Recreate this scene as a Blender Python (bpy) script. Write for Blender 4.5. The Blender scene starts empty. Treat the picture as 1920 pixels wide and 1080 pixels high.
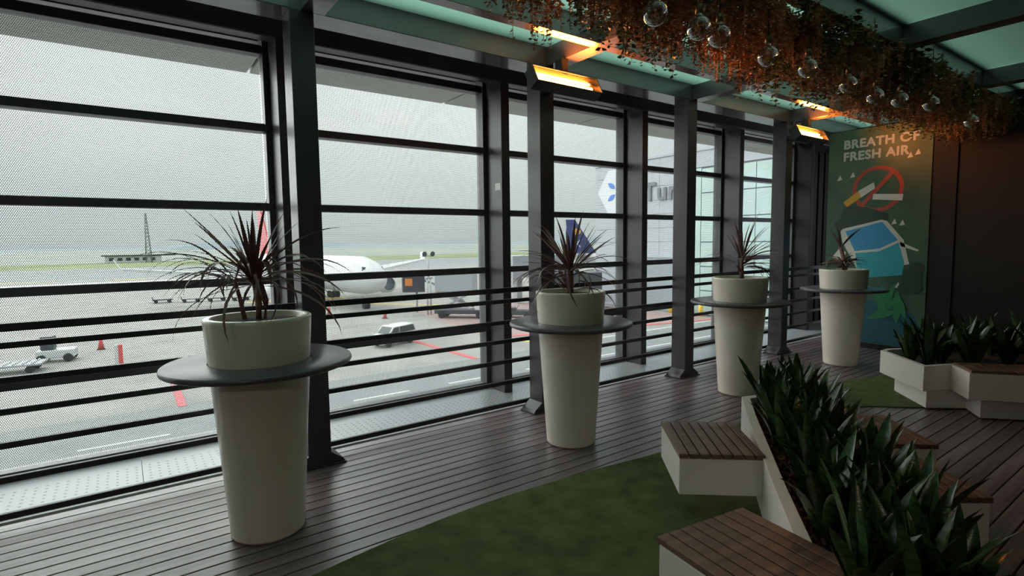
import bpy, bmesh, math, random
from mathutils import Vector, Matrix, Euler
random.seed(7)
PI = math.pi
S = bpy.context.scene
COL = S.collection

# ------------------------------------------------------------------ camera, sky, exposure
EYE = Vector((0, 0, 1.65))
F_PX, PITCH, ROLL, YAW = 1020.1, 0.08296, -0.012336, 0.94847
fw = Vector((math.cos(YAW)*math.cos(PITCH), math.sin(YAW)*math.cos(PITCH), -math.sin(PITCH)))
r0 = Vector((math.sin(YAW), -math.cos(YAW), 0)); u0 = r0.cross(fw)
rr = r0*math.cos(ROLL) + u0*math.sin(ROLL); uu = -r0*math.sin(ROLL) + u0*math.cos(ROLL)
cam_d = bpy.data.cameras.new('camera'); cam = bpy.data.objects.new('camera', cam_d); COL.objects.link(cam)
cam_d.sensor_width = 36; cam_d.lens = 36*F_PX/1920; cam_d.clip_end = 5000; cam_d.clip_start = 0.05
M = Matrix((rr, uu, -fw)).transposed().to_4x4(); M.translation = EYE
cam.matrix_world = M
S.camera = cam
S.view_settings.view_transform = 'Standard'; S.view_settings.look = 'None'
S.view_settings.gamma = 1; S.view_settings.use_curve_mapping = False
S.view_settings.exposure = 0.27
S.cycles.transparent_max_bounces = 24
S.cycles.max_bounces = 10; S.cycles.diffuse_bounces = 5; S.cycles.glossy_bounces = 4; S.cycles.transmission_bounces = 6

R_ = math.radians
SKY = 1.0
W = bpy.data.worlds.new('overcast_sky'); S.world = W; W.use_nodes = True
wn = W.node_tree.nodes; wl = W.node_tree.links
bg = wn['Background']; bg.inputs[1].default_value = 1.35
tc = wn.new('ShaderNodeTexCoord'); nz = wn.new('ShaderNodeTexNoise'); nz.inputs['Scale'].default_value = 1.6; nz.inputs['Detail'].default_value = 5
mp = wn.new('ShaderNodeMapping'); mp.inputs['Scale'].default_value = (1, 1, 3)
cr = wn.new('ShaderNodeValToRGB'); cr.color_ramp.elements[0].position = .3; cr.color_ramp.elements[0].color = (.74, .79, .82, 1)
cr.color_ramp.elements[1].position = .72; cr.color_ramp.elements[1].color = (.93, .95, .97, 1)
wl.new(tc.outputs['Generated'], mp.inputs[0]); wl.new(mp.outputs[0], nz.inputs['Vector']); wl.new(nz.outputs[0], cr.inputs[0]); # overcast sky: brighter towards the zenith (CIE overcast distribution)
sx_ = wn.new('ShaderNodeSeparateXYZ'); wl.new(tc.outputs['Generated'], sx_.inputs[0])
mr_ = wn.new('ShaderNodeMapRange'); mr_.inputs[1].default_value = 0; mr_.inputs[2].default_value = 1; mr_.inputs[3].default_value = SKY; mr_.inputs[4].default_value = SKY*3
wl.new(sx_.outputs['Z'], mr_.inputs[0]); wl.new(mr_.outputs[0], bg.inputs[1]); wl.new(cr.outputs[0], bg.inputs[0])

# very soft sun lamp added to brighten the room, low, from the window side
sd = bpy.data.lights.new('soft_sun_fill', 'SUN'); sd.energy = 5.5; sd.angle = R_(85); sd.color = (1, .985, .96)
so = bpy.data.objects.new('soft_sun_fill', sd); COL.objects.link(so)
so.rotation_euler = Vector((-.40, .80, .46)).to_track_quat('Z', 'Y').to_euler()
# warm fill light added behind the camera to lift the dark room
ad = bpy.data.lights.new('fill_light', 'AREA'); ad.shape = 'RECTANGLE'; ad.size = 1.2; ad.size_y = .5; ad.energy = 34; ad.color = (1, .86, .70)
ao = bpy.data.objects.new('fill_light', ad); COL.objects.link(ao); ao.location = (-2.6, -2.2, 3.2)

# ------------------------------------------------------------------ materials
def new_mat(name):
    m = bpy.data.materials.new(name); m.use_nodes = True
    return m, m.node_tree.nodes, m.node_tree.links, m.node_tree.nodes['Principled BSDF']
def schlick(n, l, f0=.04, k=1.0):
    w = n.new('ShaderNodeLayerWeight'); w.inputs[0].default_value = .5
    p = n.new('ShaderNodeMath'); p.operation = 'POWER'; l.new(w.outputs['Facing'], p.inputs[0]); p.inputs[1].default_value = 5
    m = n.new('ShaderNodeMath'); m.operation = 'MULTIPLY_ADD'; l.new(p.outputs[0], m.inputs[0]); m.inputs[1].default_value = k*(1-f0); m.inputs[2].default_value = f0
    return m.outputs[0]
def mat(name, c, rough=.5, metal=0, var=.12, scale=8, bump=0, bscale=60, spec=None, stretch=(1, 1, 1), coat=0, c2=None, info=0, trans=0):
    m, n, l, b = new_mat(name)
    b.inputs['Roughness'].default_value = rough; b.inputs['Metallic'].default_value = metal
    if spec is not None: b.inputs['Specular IOR Level'].default_value = spec
    if coat: b.inputs['Coat Weight'].default_value = coat
    t = n.new('ShaderNodeTexCoord'); mp = n.new('ShaderNodeMapping'); mp.inputs['Scale'].default_value = stretch
    l.new(t.outputs['Object'], mp.inputs[0])
    z = n.new('ShaderNodeTexNoise'); z.inputs['Scale'].default_value = scale; z.inputs['Detail'].default_value = 4
    l.new(mp.outputs[0], z.inputs['Vector'])
    r = n.new('ShaderNodeValToRGB'); r.color_ramp.elements[0].position = .3; r.color_ramp.elements[1].position = .7
    c2 = c2 or tuple(min(1, x*(1+var)) for x in c)
    r.color_ramp.elements[0].color = (*[x*(1-var) for x in c], 1); r.color_ramp.elements[1].color = (*c2, 1)
    l.new(z.outputs[0], r.inputs[0])
    out = r.outputs[0]
    if info:
        oi = n.new('ShaderNodeObjectInfo'); mx = n.new('ShaderNodeHueSaturation')
        mr = n.new('ShaderNodeMapRange'); mr.inputs[3].default_value = 1-info; mr.inputs[4].default_value = 1+info
        l.new(oi.outputs['Random'], mr.inputs[0]); l.new(mr.outputs[0], mx.inputs['Value']); l.new(out, mx.inputs['Color']); out = mx.outputs[0]
    l.new(out, b.inputs['Base Color'])
    if bump:
        z2 = n.new('ShaderNodeTexNoise'); z2.inputs['Scale'].default_value = bscale; l.new(mp.outputs[0], z2.inputs['Vector'])
        bp = n.new('ShaderNodeBump'); bp.inputs['Strength'].default_value = bump; bp.inputs['Distance'].default_value = .01
        l.new(z2.outputs[0], bp.inputs['Height']); l.new(bp.outputs[0], b.inputs['Normal'])
    return m
def emis(name, c, s):
    m, n, l, b = new_mat(name)
    b.inputs['Base Color'].default_value = (*c, 1); b.inputs['Emission Color'].default_value = (*c, 1); b.inputs['Emission Strength'].default_value = s
    return m

STEEL = mat('charcoal_steel', (.060, .050, .062), .33, .0, .12, 3, bump=.03)
STEEL_D = mat('ceiling_steel', (.10, .082, .094), .27, 0, .1, 2, spec=1.0, coat=.5)
FRAME = mat('window_frame_paint', (.08, .076, .088), .4, 0, .08, 3)
RAIL = mat('rail_paint', (.018, .02, .023), .38, 0, .1, 5)
FASCIA = mat('light_grey_fascia', (.55, .55, .56), .5, 0, .05, 2)
SOFFIT = mat('soffit_panel', (.5, .49, .47), .6, 0, .05, 2)
POT = mat('glazed_white_pot', (.88, .775, .67), .28, 0, .04, 3, coat=.2)
TABLE = mat('dark_table_laminate', (.12, .095, .115), .3, 0, .15, 5)
SOIL = mat('dark_soil', (.05, .035, .025), .95, 0, .4, 40, bump=.8, bscale=80)
BARK = mat('bark_chips', (.10, .05, .03), .8, 0, .4, 30, bump=.3)
WHITE = mat('white_painted_board', (.86, .78, .745), .42, 0, .03, 2)
LEAF_R = mat('cordyline_leaf', (.17, .06, .055), .42, 0, .4, 6, c2=(.27, .13, .12), info=.35)
LEAF_P = mat('cordyline_leaf_pale', (.32, .25, .22), .4, 0, .3, 6, info=.3)
TRUNK = mat('cordyline_trunk', (.22, .10, .085), .7, 0, .3, 30, bump=.4)
LEAF_G = mat('broad_leaf', (.022, .055, .018), .27, 0, .4, 5, c2=(.05, .10, .03), info=.4, bump=.1, bscale=30, stretch=(6, 1, 1))
LEAF_H = mat('hanging_brown_leaf', (.42, .19, .08), .5, 0, .5, 9, c2=(.60, .32, .14), info=.4)
LEAF_I = mat('hanging_green_leaf', (.12, .13, .04), .45, 0, .5, 9, c2=(.24, .20, .06), info=.4)
BLACKM = mat('black_wall_paint', (.006, .005, .005), .6, 0, .2, 2)
CLAD = mat('dark_cladding', (.010, .007, .008), .65, 0, .1, 2)
CARPET = mat('artificial_grass', (.15, .18, .07), .95, 0, .25, 6, bump=1.0, bscale=400, c2=(.20, .235, .095), spec=.1)

def plank_mat(name, c, c2, rough, info=.2):
    m = mat(name, c, rough, 0, .3, 3, bump=.15, bscale=25, stretch=(.35, 6, 6), c2=c2, info=info)
    return m
DECK = plank_mat('deck_wood', (.185, .128, .138), (.29, .218, .235), .3)
DECK.node_tree.nodes['Principled BSDF'].inputs['Specular IOR Level'].default_value = .85
SLAT = plank_mat('seat_slat_wood', (.16, .085, .065), (.27, .15, .11), .36, .15)

def deck_wet(m): pass

# teal tinted translucent roof glass
def roofglass():
    m, n, l, b = new_mat('teal_roof_glass')
    n.remove(b); o = n['Material Output']
    t = n.new('ShaderNodeBsdfTranslucent'); t.inputs[0].default_value = (.40, .565, .485, 1)
    g = n.new('ShaderNodeBsdfGlossy'); g.inputs['Roughness'].default_value = .15; g.inputs[0].default_value = (.6, .8, .75, 1)
    d = n.new('ShaderNodeBsdfDiffuse'); d.inputs[0].default_value = (.10, .20, .17, 1)
    mx = n.new('ShaderNodeMixShader'); m2 = n.new('ShaderNodeMixShader'); m2.inputs[0].default_value = .08
    l.new(t.outputs[0], m2.inputs[1]); l.new(d.outputs[0], m2.inputs[2])
    l.new(schlick(n, l), mx.inputs[0]); l.new(m2.outputs[0], mx.inputs[1]); l.new(g.outputs[0], mx.inputs[2]); l.new(mx.outputs[0], o.inputs[0])
    return m
ROOFG = roofglass()

def pane_mat():
    m, n, l, b = new_mat('window_glass'); n.remove(b); o = n['Material Output']
    t = n.new('ShaderNodeBsdfTransparent'); t.inputs[0].default_value = (.93, .97, .95, 1)
    g = n.new('ShaderNodeBsdfGlossy'); g.inputs['Roughness'].default_value = .02
    mx = n.new('ShaderNodeMixShader'); l.new(schlick(n, l, .03, .6), mx.inputs[0]); l.new(t.outputs[0], mx.inputs[1]); l.new(g.outputs[0], mx.inputs[2]); l.new(mx.outputs[0], o.inputs[0])
    return m
PANE = pane_mat()

def mesh_screen_mat(p=.0128, rad=.395):
    """perforated sheet: a staggered (hexagonal) field of round holes"""
    m, n, l, b = new_mat('perforated_mesh'); o = n['Material Output']
    b.inputs['Base Color'].default_value = (.26, .29, .285, 1); b.inputs['Roughness'].default_value = .6
    t = n.new('ShaderNodeTexCoord'); sx = n.new('ShaderNodeSeparateXYZ'); l.new(t.outputs['Object'], sx.inputs[0])
    def mth(op, a, bb=None):
        k = n.new('ShaderNodeMath'); k.operation = op
        for i, v in enumerate((a, bb)):
            if v is None: continue
            if isinstance(v, (int, float)): k.inputs[i].default_value = v
            else: l.new(v, k.inputs[i])
        return k.outputs[0]
    U = mth('DIVIDE', sx.outputs['X'], p); V = mth('DIVIDE', sx.outputs['Z'], p*math.sqrt(3))
    ds = []
    for off in (0, .5):
        fu = mth('SUBTRACT', mth('FRACT', mth('ADD', U, off+1000)), .5); fv = mth('SUBTRACT', mth('FRACT', mth('ADD', V, off+1000)), .5)
        fv = mth('MULTIPLY', fv, math.sqrt(3))
        ds.append(mth('SQRT', mth('ADD', mth('MULTIPLY', fu, fu), mth('MULTIPLY', fv, fv))))
    dist = mth('MINIMUM', ds[0], ds[1])
    hole = mth('LESS_THAN', dist, rad)
    tr = n.new('ShaderNodeBsdfTransparent'); mx = n.new('ShaderNodeMixShader')
    l.new(hole, mx.inputs[0]); l.new(b.outputs[0], mx.inputs[1]); l.new(tr.outputs[0], mx.inputs[2]); l.new(mx.outputs[0], o.inputs[0])
    return m
MESH = mesh_screen_mat()

def sill_mat():
    m, n, l, b = new_mat('perforated_sill_metal')
    b.inputs['Roughness'].default_value = .35; b.inputs['Metallic'].default_value = .2
    t = n.new('ShaderNodeTexCoord'); sx = n.new('ShaderNodeSeparateXYZ'); l.new(t.outputs['Object'], sx.inputs[0])
    def mth(op, a, bb=None):
        k = n.new('ShaderNodeMath'); k.operation = op
        for i, v in enumerate((a, bb)):
            if v is None: continue
            if isinstance(v, (int, float)): k.inputs[i].default_value = v
            else: l.new(v, k.inputs[i])
        return k.outputs[0]
    fx = mth('ABSOLUTE', mth('SUBTRACT', mth('FRACT', mth('DIVIDE', mth('ADD', sx.outputs['X'], 100), .057)), .5))
    fy = mth('ABSOLUTE', mth('SUBTRACT', mth('FRACT', mth('DIVIDE', mth('ADD', sx.outputs['Y'], 100), .06)), .5))
    a = mth('MULTIPLY', mth('LESS_THAN', fx, .13), mth('LESS_THAN', fy, .12))
    a = mth('MULTIPLY', a, mth('MULTIPLY', mth('GREATER_THAN', sx.outputs['Y'], -.30), mth('LESS_THAN', sx.outputs['Y'], .06)))
    mx = n.new('ShaderNodeMix'); mx.data_type = 'RGBA'; l.new(a, mx.inputs[0]); mx.inputs[6].default_value = (.42, .43, .46, 1); mx.inputs[7].default_value = (.02, .02, .02, 1)
    l.new(mx.outputs[2], b.inputs['Base Color'])
    return m
SILL = sill_mat()

# ------------------------------------------------------------------ mesh helpers
class MB:
    def __init__(s): s.v = []; s.f = []; s.sm = []
    def add(s, vs, fs, smooth=False):
        o = len(s.v); s.v += [tuple(v) for v in vs]; s.f += [tuple(i+o for i in f) for f in fs]; s.sm += [smooth]*len(fs); return s
    def box(s, lo, hi, rot=None, piv=None):
        x0, y0, z0 = lo; x1, y1, z1 = hi
        vs = [Vector(p) for p in ((x0,y0,z0),(x1,y0,z0),(x1,y1,z0),(x0,y1,z0),(x0,y0,z1),(x1,y0,z1),(x1,y1,z1),(x0,y1,z1))]
        if rot is not None:
            pv = Vector(piv) if piv is not None else (Vector(lo)+Vector(hi))/2
            vs = [rot @ (v-pv) + pv for v in vs]
        return s.add(vs, [(0,3,2,1),(4,5,6,7),(0,1,5,4),(1,2,6,5),(2,3,7,6),(3,0,4,7)])
    def prism(s, poly, z0, z1):
        n = len(poly)
        a = sum(poly[i][0]*poly[(i+1)%n][1]-poly[(i+1)%n][0]*poly[i][1] for i in range(n))
        if a < 0: poly = poly[::-1]
        vs = [(x, y, z0) for x, y in poly] + [(x, y, z1) for x, y in poly]
        return s.add(vs, [tuple(range(n))[::-1], tuple(range(n, 2*n))] + [(i, (i+1)%n, (i+1)%n+n, i+n) for i in range(n)])
    def extr(s, poly, conv, d):   # polygon of 3D points, extruded by vector d
        n = len(poly); P = [Vector(p) for p in poly]; d = Vector(d)
        return s.add(P+[p+d for p in P], [tuple(range(n))[::-1], tuple(range(n, 2*n))] + [(i, (i+1)%n, (i+1)%n+n, i+n) for i in range(n)])
    def lathe(s, prof, n=32, c=(0, 0, 0), axis=None, caps=True):
        vs = []; c = Vector(c)
        R = Matrix.Identity(3) if axis is None else Vector((0, 0, 1)).rotation_difference(Vector(axis)).to_matrix()
        for r, z in prof:
            for i in range(n):
                a = 2*PI*i/n; vs.append(R @ Vector((r*math.cos(a), r*math.sin(a), z)) + c)
        fs = []
        for k in range(len(prof)-1):
            for i in range(n):
                j = (i+1) % n; fs.append((k*n+i, k*n+j, (k+1)*n+j, (k+1)*n+i))
        s.add(vs, fs, True)
        if caps:
            o = len(s.v)-len(vs)
            s.f.append(tuple(o+i for i in range(n))[::-1]); s.f.append(tuple(o+(len(prof)-1)*n+i for i in range(n))); s.sm += [False, False]
        return s
    def tube(s, pts, r, n=8, r1=None):
        P = [Vector(p) for p in pts]; m = len(P); vs = []
        for k, p in enumerate(P):
            d = (P[min(k+1, m-1)]-P[max(k-1, 0)]).normalized()
            a = d.cross(Vector((0, 0, 1))); a = a.normalized() if a.length > 1e-3 else Vector((1, 0, 0)); b = d.cross(a)
            q = r if r1 is None else r+(r1-r)*k/(m-1)
            vs += [p + (a*math.cos(2*PI*i/n)+b*math.sin(2*PI*i/n))*q for i in range(n)]
        fs = [(k*n+i, k*n+(i+1)%n, (k+1)*n+(i+1)%n, (k+1)*n+i) for k in range(m-1) for i in range(n)]
        s.add(vs, fs, True); o = len(s.v)-len(vs)
        s.f += [tuple(o+i for i in range(n))[::-1], tuple(o+(m-1)*n+i for i in range(n))]; s.sm += [False, False]
        return s
    def mesh(s, name, bevel=0):
        me = bpy.data.meshes.new(name); me.from_pydata(s.v, [], s.f)
        me.polygons.foreach_set('use_smooth', s.sm); me.update()
        bm = bmesh.new(); bm.from_mesh(me); bmesh.ops.recalc_face_normals(bm, faces=bm.faces)
        if bevel:
            es = [e for e in bm.edges if len(e.link_faces) == 2 and e.calc_face_angle(0) > .6]
            bmesh.ops.bevel(bm, geom=es, offset=bevel, segments=2, affect='EDGES', profile=.5)
        bm.to_mesh(me); bm.free()
        return me
    def build(s, name, m, parent=None, bevel=0, loc=None):
        me = s.mesh(name, bevel); me.materials.append(m)
        return link(name, me, parent, loc)
def link(name, me, parent=None, loc=None):
    o = bpy.data.objects.new(name, me); COL.objects.link(o)
    if parent is not None: o.parent = parent
    if loc is not None: o.location = loc
    return o
def tag(o, label, cat, group=None):
    o['label'] = label; o['category'] = cat
    if group: o['group'] = group
    return o
def thing(name, loc, label, cat, group=None, rz=0):
    o = bpy.data.objects.new(name, None); o.empty_display_size = .1; COL.objects.link(o); o.location = loc; o.rotation_euler = (0, 0, rz)
    return tag(o, label, cat, group)
def struct(name, loc=(0, 0, 0)):
    o = bpy.data.objects.new(name, None); COL.objects.link(o); o.location = loc; o['kind'] = 'structure'; return o
def S_(o): o['kind'] = 'structure'; return o
def copy_tree(o, parent=None):
    c = o.copy(); COL.objects.link(c); c.parent = parent
    for ch in list(o.children): copy_tree(ch, c)
    return c
def bx(lo, hi): return MB().box(lo, hi)

# ------------------------------------------------------------------ floor: deck boards
DECK_Y = 4.33
floor = S_(bx((-4.2, -3.6, -.20), (12.6, DECK_Y+.03, -.035)).build('floor', BLACKM))
n_pl = 0
y = DECK_Y; meshes = {}
pw = .1025
variants = []
for k in range(2):
    variants.append(bx((-4.1, -pw/2+.0045, -.028), (12.55, pw/2-.0045, 0)).mesh('plank', .003)); variants[-1].materials.append(DECK)
while y > -3.5:
    o = link('plank', variants[n_pl % 2], floor, (0, y-pw/2, 0)); n_pl += 1
    y -= pw
# metal edging and perforated sill panels between deck and glass
trim = S_(MB().box((-4.2, DECK_Y+.032, -.05), (12.6, DECK_Y+.06, .004)).box((-4.2, DECK_Y+.085, -.05), (12.6, DECK_Y+.11, .004)).build('trim_1', FASCIA))
base = S_(bx((-4.2, DECK_Y+.11, -.3), (12.6, 5.45, -.06)).build('trim_2', BLACKM))
xs0 = -3.29
for k in range(14):
    x0 = xs0+k*1.11
    bx((-.553, -.31, -.02), (.553, .30, 0)).build('sill_panel', SILL, base, loc=(x0+.555, 4.85, -.005))

# artificial grass
edge = [(-1.6, 1.4), (-.9, 2.1), (0, 2.52), (.7, 2.69), (1.6, 2.80), (2.5, 2.77), (3.44, 2.67), (4.4, 2.68), (5.4, 2.78), (6.3, 2.82), (7.0, 2.72), (7.6, 2.48), (7.75, 2.2), (7.4, 1.95),
        (6.75, 1.80), (6.27, 1.86), (5.73, 2.27), (5.1, 1.95), (4.2, 1.4), (3.3, .7), (2.5, .2), (1.8, -.5), (1.0, -1.3), (0, -1.7), (-1.2, -1.2), (-1.8, 0)]
def smooth_poly(P, n=6):
    out = []; m = len(P)
    for i in range(m):
        p0, p1, p2, p3 = (Vector(P[(i+k-1) % m]) for k in range(4))
        for j in range(n):
            t = j/n; out.append(tuple(.5*((2*p1)+(-p0+p2)*t+(2*p0-5*p1+4*p2-p3)*t*t+(-p0+3*p1-3*p2+p3)*t**3)))
    return out
carpet = MB().prism(smooth_poly(edge), .0005, .012).build('carpet', CARPET)
tag(carpet, 'green artificial grass mat with curved edges laid over the wooden deck', 'carpet')

# ------------------------------------------------------------------ walls
wr = S_(MB().box((-4.3, -3.7, -.2), (12.7, -3.6, 3.5)).build('wall_right', BLACKM))
wl_ = S_(MB().box((-4.3, -3.6, -.2), (-4.2, 5.4, 3.9)).build('wall_left', CLAD))
wf = S_(MB().box((9.08, -3.6, -.02), (9.3, 2.62, 3.45)).build('wall_end', BLACKM))
wf2 = S_(MB().box((9.06, 2.48, -.02), (9.3, 4.10, 3.28)).build('wall_far', CLAD, bevel=.004))
wb = S_(MB().box((12.6, 4.0, -.2), (12.7, 5.4, 3.9)).build('wall_back', CLAD))

# ------------------------------------------------------------------ facade: window bays
PX = [1.13+2.235*k for k in range(-2, 6)]      # post left face x
PW = .105
GLASS_Y = 5.22
TZ = [.02, .68, 1.345, 1.99, 2.67, 3.325]       # transom centre heights
TH = [.05, .045, .045, .045, .045, .05]
def window(i, x0, x1):
    w = struct('window_%d' % i, (x0, GLASS_Y, 0)); L = x1-x0
    # deep post at the left side of the bay
    MB().box((0, -.37, -.30), (PW, -.085, 3.9)).build('post', STEEL, w, bevel=.004)
    a, b = PW, L
    fr = MB().box((0, -.08, -.05), (a+.045, .06, 3.9)).box((b-.045, -.08, -.05), (b-.001, .06, 3.9))
    fr.build('frame', FRAME, w, bevel=.004)
    for z, h in zip(TZ, TH):
        hh = h*.75
        MB().box((a+.046, -.07, z-hh), (b-.046, .06, z+hh)).build('transom', FRAME, w, bevel=.006)
    for k in range(5):
        z0, z1 = TZ[k]+TH[k]*.75+.002, TZ[k+1]-TH[k+1]*.75-.002
        p = MB().box((a+.047, .016, z0), (b-.047, .024, z1)).build('glass_pane', PANE, w)
        MB().add([(a+.05, 0, z0), (b-.05, 0, z0), (b-.05, 0, z1), (a+.05, 0, z1)], [(0, 1, 2, 3)]).build('mesh_screen', MESH, w, loc=(0, .045, 0))
    return w
for i in range(6):
    window(i+1, PX[i], PX[i+1])
# solid ribbed cladding bay beyond the last window
cl = S_(MB().box((PX[6], GLASS_Y-.05, -.05), (12.55, GLASS_Y+.1, 3.9)).build('wall_front', CLAD))
pass
for k in range(9):
    bx((-.09, -.04, 0), (.09, 0, 3.3)).build('panel', CLAD, cl, loc=(PX[6]+.25+k*.24, GLASS_Y-.052, .0), bevel=.01)
MB().box((PX[6], GLASS_Y-.37, -.30), (PX[6]+PW, GLASS_Y-.085, 3.9)).build('post', CLAD, cl, bevel=.004)
# small white sticker on a post
tag(bx((0, -.05, 0), (.002, .05, .075)).build('sticker', mat('sticker_paper', (.8, .8, .76), .5), None, loc=(PX[3]-.0025, 4.93, 2.22)), 'small white label stuck on the side of a window post', 'label')

# head beams above the windows
h2 = S_(MB().box((-4.2, 4.83, 3.34), (12.55, 4.99, 3.60)).build('trim_3', STEEL, bevel=.02))
h3 = S_(MB().box((-4.2, 4.40, 3.54), (12.55, 5.15, 3.62)).box((-4.2, 5.10, 3.43), (12.55, 5.145, 3.54)).build('trim_4', FASCIA))
# perforated soffit overhang outside
ov = S_(MB().box((-4.2, 5.32, 3.47), (12.55, 6.17, 3.62)).build('roof_overhang', FRAME))
for k in range(8):
    x0 = PX[0]+.03+k*2.235
    bx((.014, 0, 0), (2.221, .84, .05)).build('soffit_panel', SOFFIT, ov, loc=(x0-1.0+.03 if False else x0, 5.33, 3.40), bevel=.003)

# ------------------------------------------------------------------ guard rail
gr = thing('guard_rail', (0, 4.27, 0), 'long charcoal guard rail of seven horizontal bars behind the columns', 'railing')
for z in (1.195, 1.09, .885, .70, .50, .295, .075):
    h = .024 if z > 1.15 else .019
    MB().box((-4.15, -.016, -h), (12.5, .016, h)).build('rail', RAIL, gr, loc=(0, 0, z), bevel=.004)

# ------------------------------------------------------------------ steel columns
names = ['steel column at the left edge beyond the first window', 'dark steel column right behind the nearest white planter',
         'steel column behind the second planter, under the larger heater', 'steel column standing free between second and third planters', 'steel column behind the third planter, beside the last window']
cz = 3.28
for k, lab in enumerate(names):
    x = -1.08+2.2*k
    c = thing('steel_column', (x, 4.13, 0), 'dark grey '+lab, 'column')
    MB().box((-.083, -.10, 0.0), (.083, .10, cz)).build('shaft', STEEL, c, bevel=.004)
    MB().box((-.19, -.12, .001), (.19, .115, .014)).build('base_plate', STEEL, c, bevel=.002)
    for s in (-1, 1):
        MB().extr([(s*.084, -.10, .015), (s*.185, -.10, .015), (s*.165, -.10, .04), (s*.115, -.10, .075), (s*.084, -.10, .10)], None, (0, .20, 0)).build('foot_gusset', STEEL, c)

# ------------------------------------------------------------------ ceiling grid
ceil = S_(MB().box((-4.2, 4.04, 3.28), (12.55, 4.30, 3.62)).build('ceiling', STEEL_D, bevel=.004))
LB = [(3.33, 3.44), (1.94, 2.06), (.55, .67), (-.84, -.72), (-2.23, -2.11), (-3.6, -3.5)]
for y0, y1 in LB:
    MB().box((-4.2, y0, 3.28), (12.55, y1, 3.52)).build('beam', STEEL_D, ceil, bevel=.003)
CB = [-3.2+2.2*k-.083 for k in range(8)]
ys = [(3.441, 4.039)]+[(LB[i+1][1]+.001, LB[i][0]-.001) for i in range(5)]
for x in CB:
    for a, b in ys:
        MB().box((x, a, 3.28), (x+.166, b, 3.45)).build('cross_beam', STEEL_D, ceil, bevel=.003)
gx = [-4.2]+[v for x in CB for v in (x, x+.166)]+[12.55]
for (a, b) in ys:
    for i in range(0, len(gx), 2):
        if gx[i+1]-gx[i] < .2: continue
        MB().box((gx[i]-.04, a-.0, 3.456), (gx[i+1]+.04, b+.0, 3.468)).build('roof_glass_panel', ROOFG, ceil)
# unseen block added above the inner roof to dim its glass panels
up = S_(MB().box((-6, -14, 4.35), (16, 2.4, 12)).build('roof_shade_block', mat('roof_shade_panel', (.10, .10, .11), .6)))
S_(MB().box((-4.2, 4.30, 3.60), (12.55, 5.2, 3.68)).build('roof_edge', FRAME))

# slim unseen housing added around the fill light behind the viewer
fillb = thing('fill_light_housing', (-2.6, -2.2, 3.2), 'slim dark rectangular housing added for the unseen fill light behind the viewer', 'fill light')
MB().box((-.64, -.29, .01), (.64, .29, .07)).box((-.64, -.29, -.03), (-.61, .29, .01)).box((.61, -.29, -.03), (.64, .29, .01)).build('housing', STEEL_D, fillb, .003)
# ------------------------------------------------------------------ planter tables
potprof = [(.200, 0), (.2, .004), (.282, 1.235), (.282, 1.25), (.276, 1.255), (.246, 1.255), (.242, 1.248), (.236, 1.19)]
def planter_table(x, y, lab):
    t = thing('planter_table', (x, y, 0), lab, 'planter', 'tall white planters with round tables')
    MB().lathe([(.192, .002), (.192, .012)]+[(a, b+.012 if b < .1 else b) for a, b in potprof], 56).build('pot', POT, t)
    MB().lathe([(.271, .972), (.485, .972), (.497, .978), (.50, .988), (.497, 1.0), (.488, 1.006), (.271, 1.006)], 72, caps=False).build('table_top', TABLE, t)
    MB().lathe([(.0001, 1.2), (.238, 1.2), (.237, 1.222), (.2, 1.228), (.1, 1.236), (.0001, 1.238)], 24, caps=False).build('soil', SOIL, t)
    return t
POTS = [(.617, 3.335), (2.96, 3.31), (5.363, 3.293), (7.66, 3.24)]
plabs = ['nearest tall white tapered planter with a dark round table collar', 'second white planter with round table, in front of the heater column',
         'third white planter with round table, half behind the dark leafy bed', 'farthest white planter with round table, in front of the green poster']
for (x, y), l_ in zip(POTS, plabs): planter_table(x, y, l_)

def leaf_mesh(name, L, w, bend, fold, m, seg=9, twist=0, base=.25, peak=.35):
    """blade along +X rising; bend = total downward turn in radians"""
    vs = []; fs = []; p = Vector((0, 0, 0)); ang = 0
    for k in range(seg+1):
        s = k/seg
        if s < peak: ww = base+(1-base)*math.sin(s/peak*PI/2)
        else: ww = max(.02, math.cos((s-peak)/(1-peak)*PI/2)**.8)
        ww *= w/2; d = Vector((math.cos(ang), 0, math.sin(ang))); nrm = Vector((-math.sin(ang), 0, math.cos(ang)))
        tw = twist*s; side = Vector((0, 1, 0))*math.cos(tw)+nrm*math.sin(tw); up_ = nrm*math.cos(tw)-Vector((0, 1, 0))*math.sin(tw)
        vs += [p-side*ww+up_*fold*ww, p, p+side*ww+up_*fold*ww]
        if k < seg:
            fs += [(3*k, 3*k+1, 3*k+4, 3*k+3), (3*k+1, 3*k+2, 3*k+5, 3*k+4)]
            p = p+d*(L/seg); ang -= bend/seg*(.4+1.2*s)
    me = bpy.data.meshes.new(name); me.from_pydata([tuple(v) for v in vs], [], fs); me.polygons.foreach_set('use_smooth', [True]*len(fs)); me.materials.append(m); me.update()
    return me
def put_leaf(me, parent, p, az, el, roll=0, sc=1):
    o = link('leaf', me, parent)
    o.matrix_local = Matrix.Translation(p) @ Matrix.Rotation(az, 4, 'Z') @ Matrix.Rotation(-el, 4, 'Y') @ Matrix.Rotation(roll, 4, 'X') @ Matrix.Diagonal((sc, sc, sc, 1))
    return o
LFT = math.atan2(rr.y, rr.x)+PI          # azimuth pointing to the viewer's left along the windows
R = math.radians
thin = {}
for j, (L, w, b) in enumerate([(.40, .020, .35), (.44, .018, 1.0), (.46, .017, 1.7), (.42, .016, 2.3), (.34, .022, .15), (.30, .035, .5)]):
    thin[j] = leaf_mesh('leaf', L, w, b, .35, LEAF_R, 10, twist=.3*(-1)**j)
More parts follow.
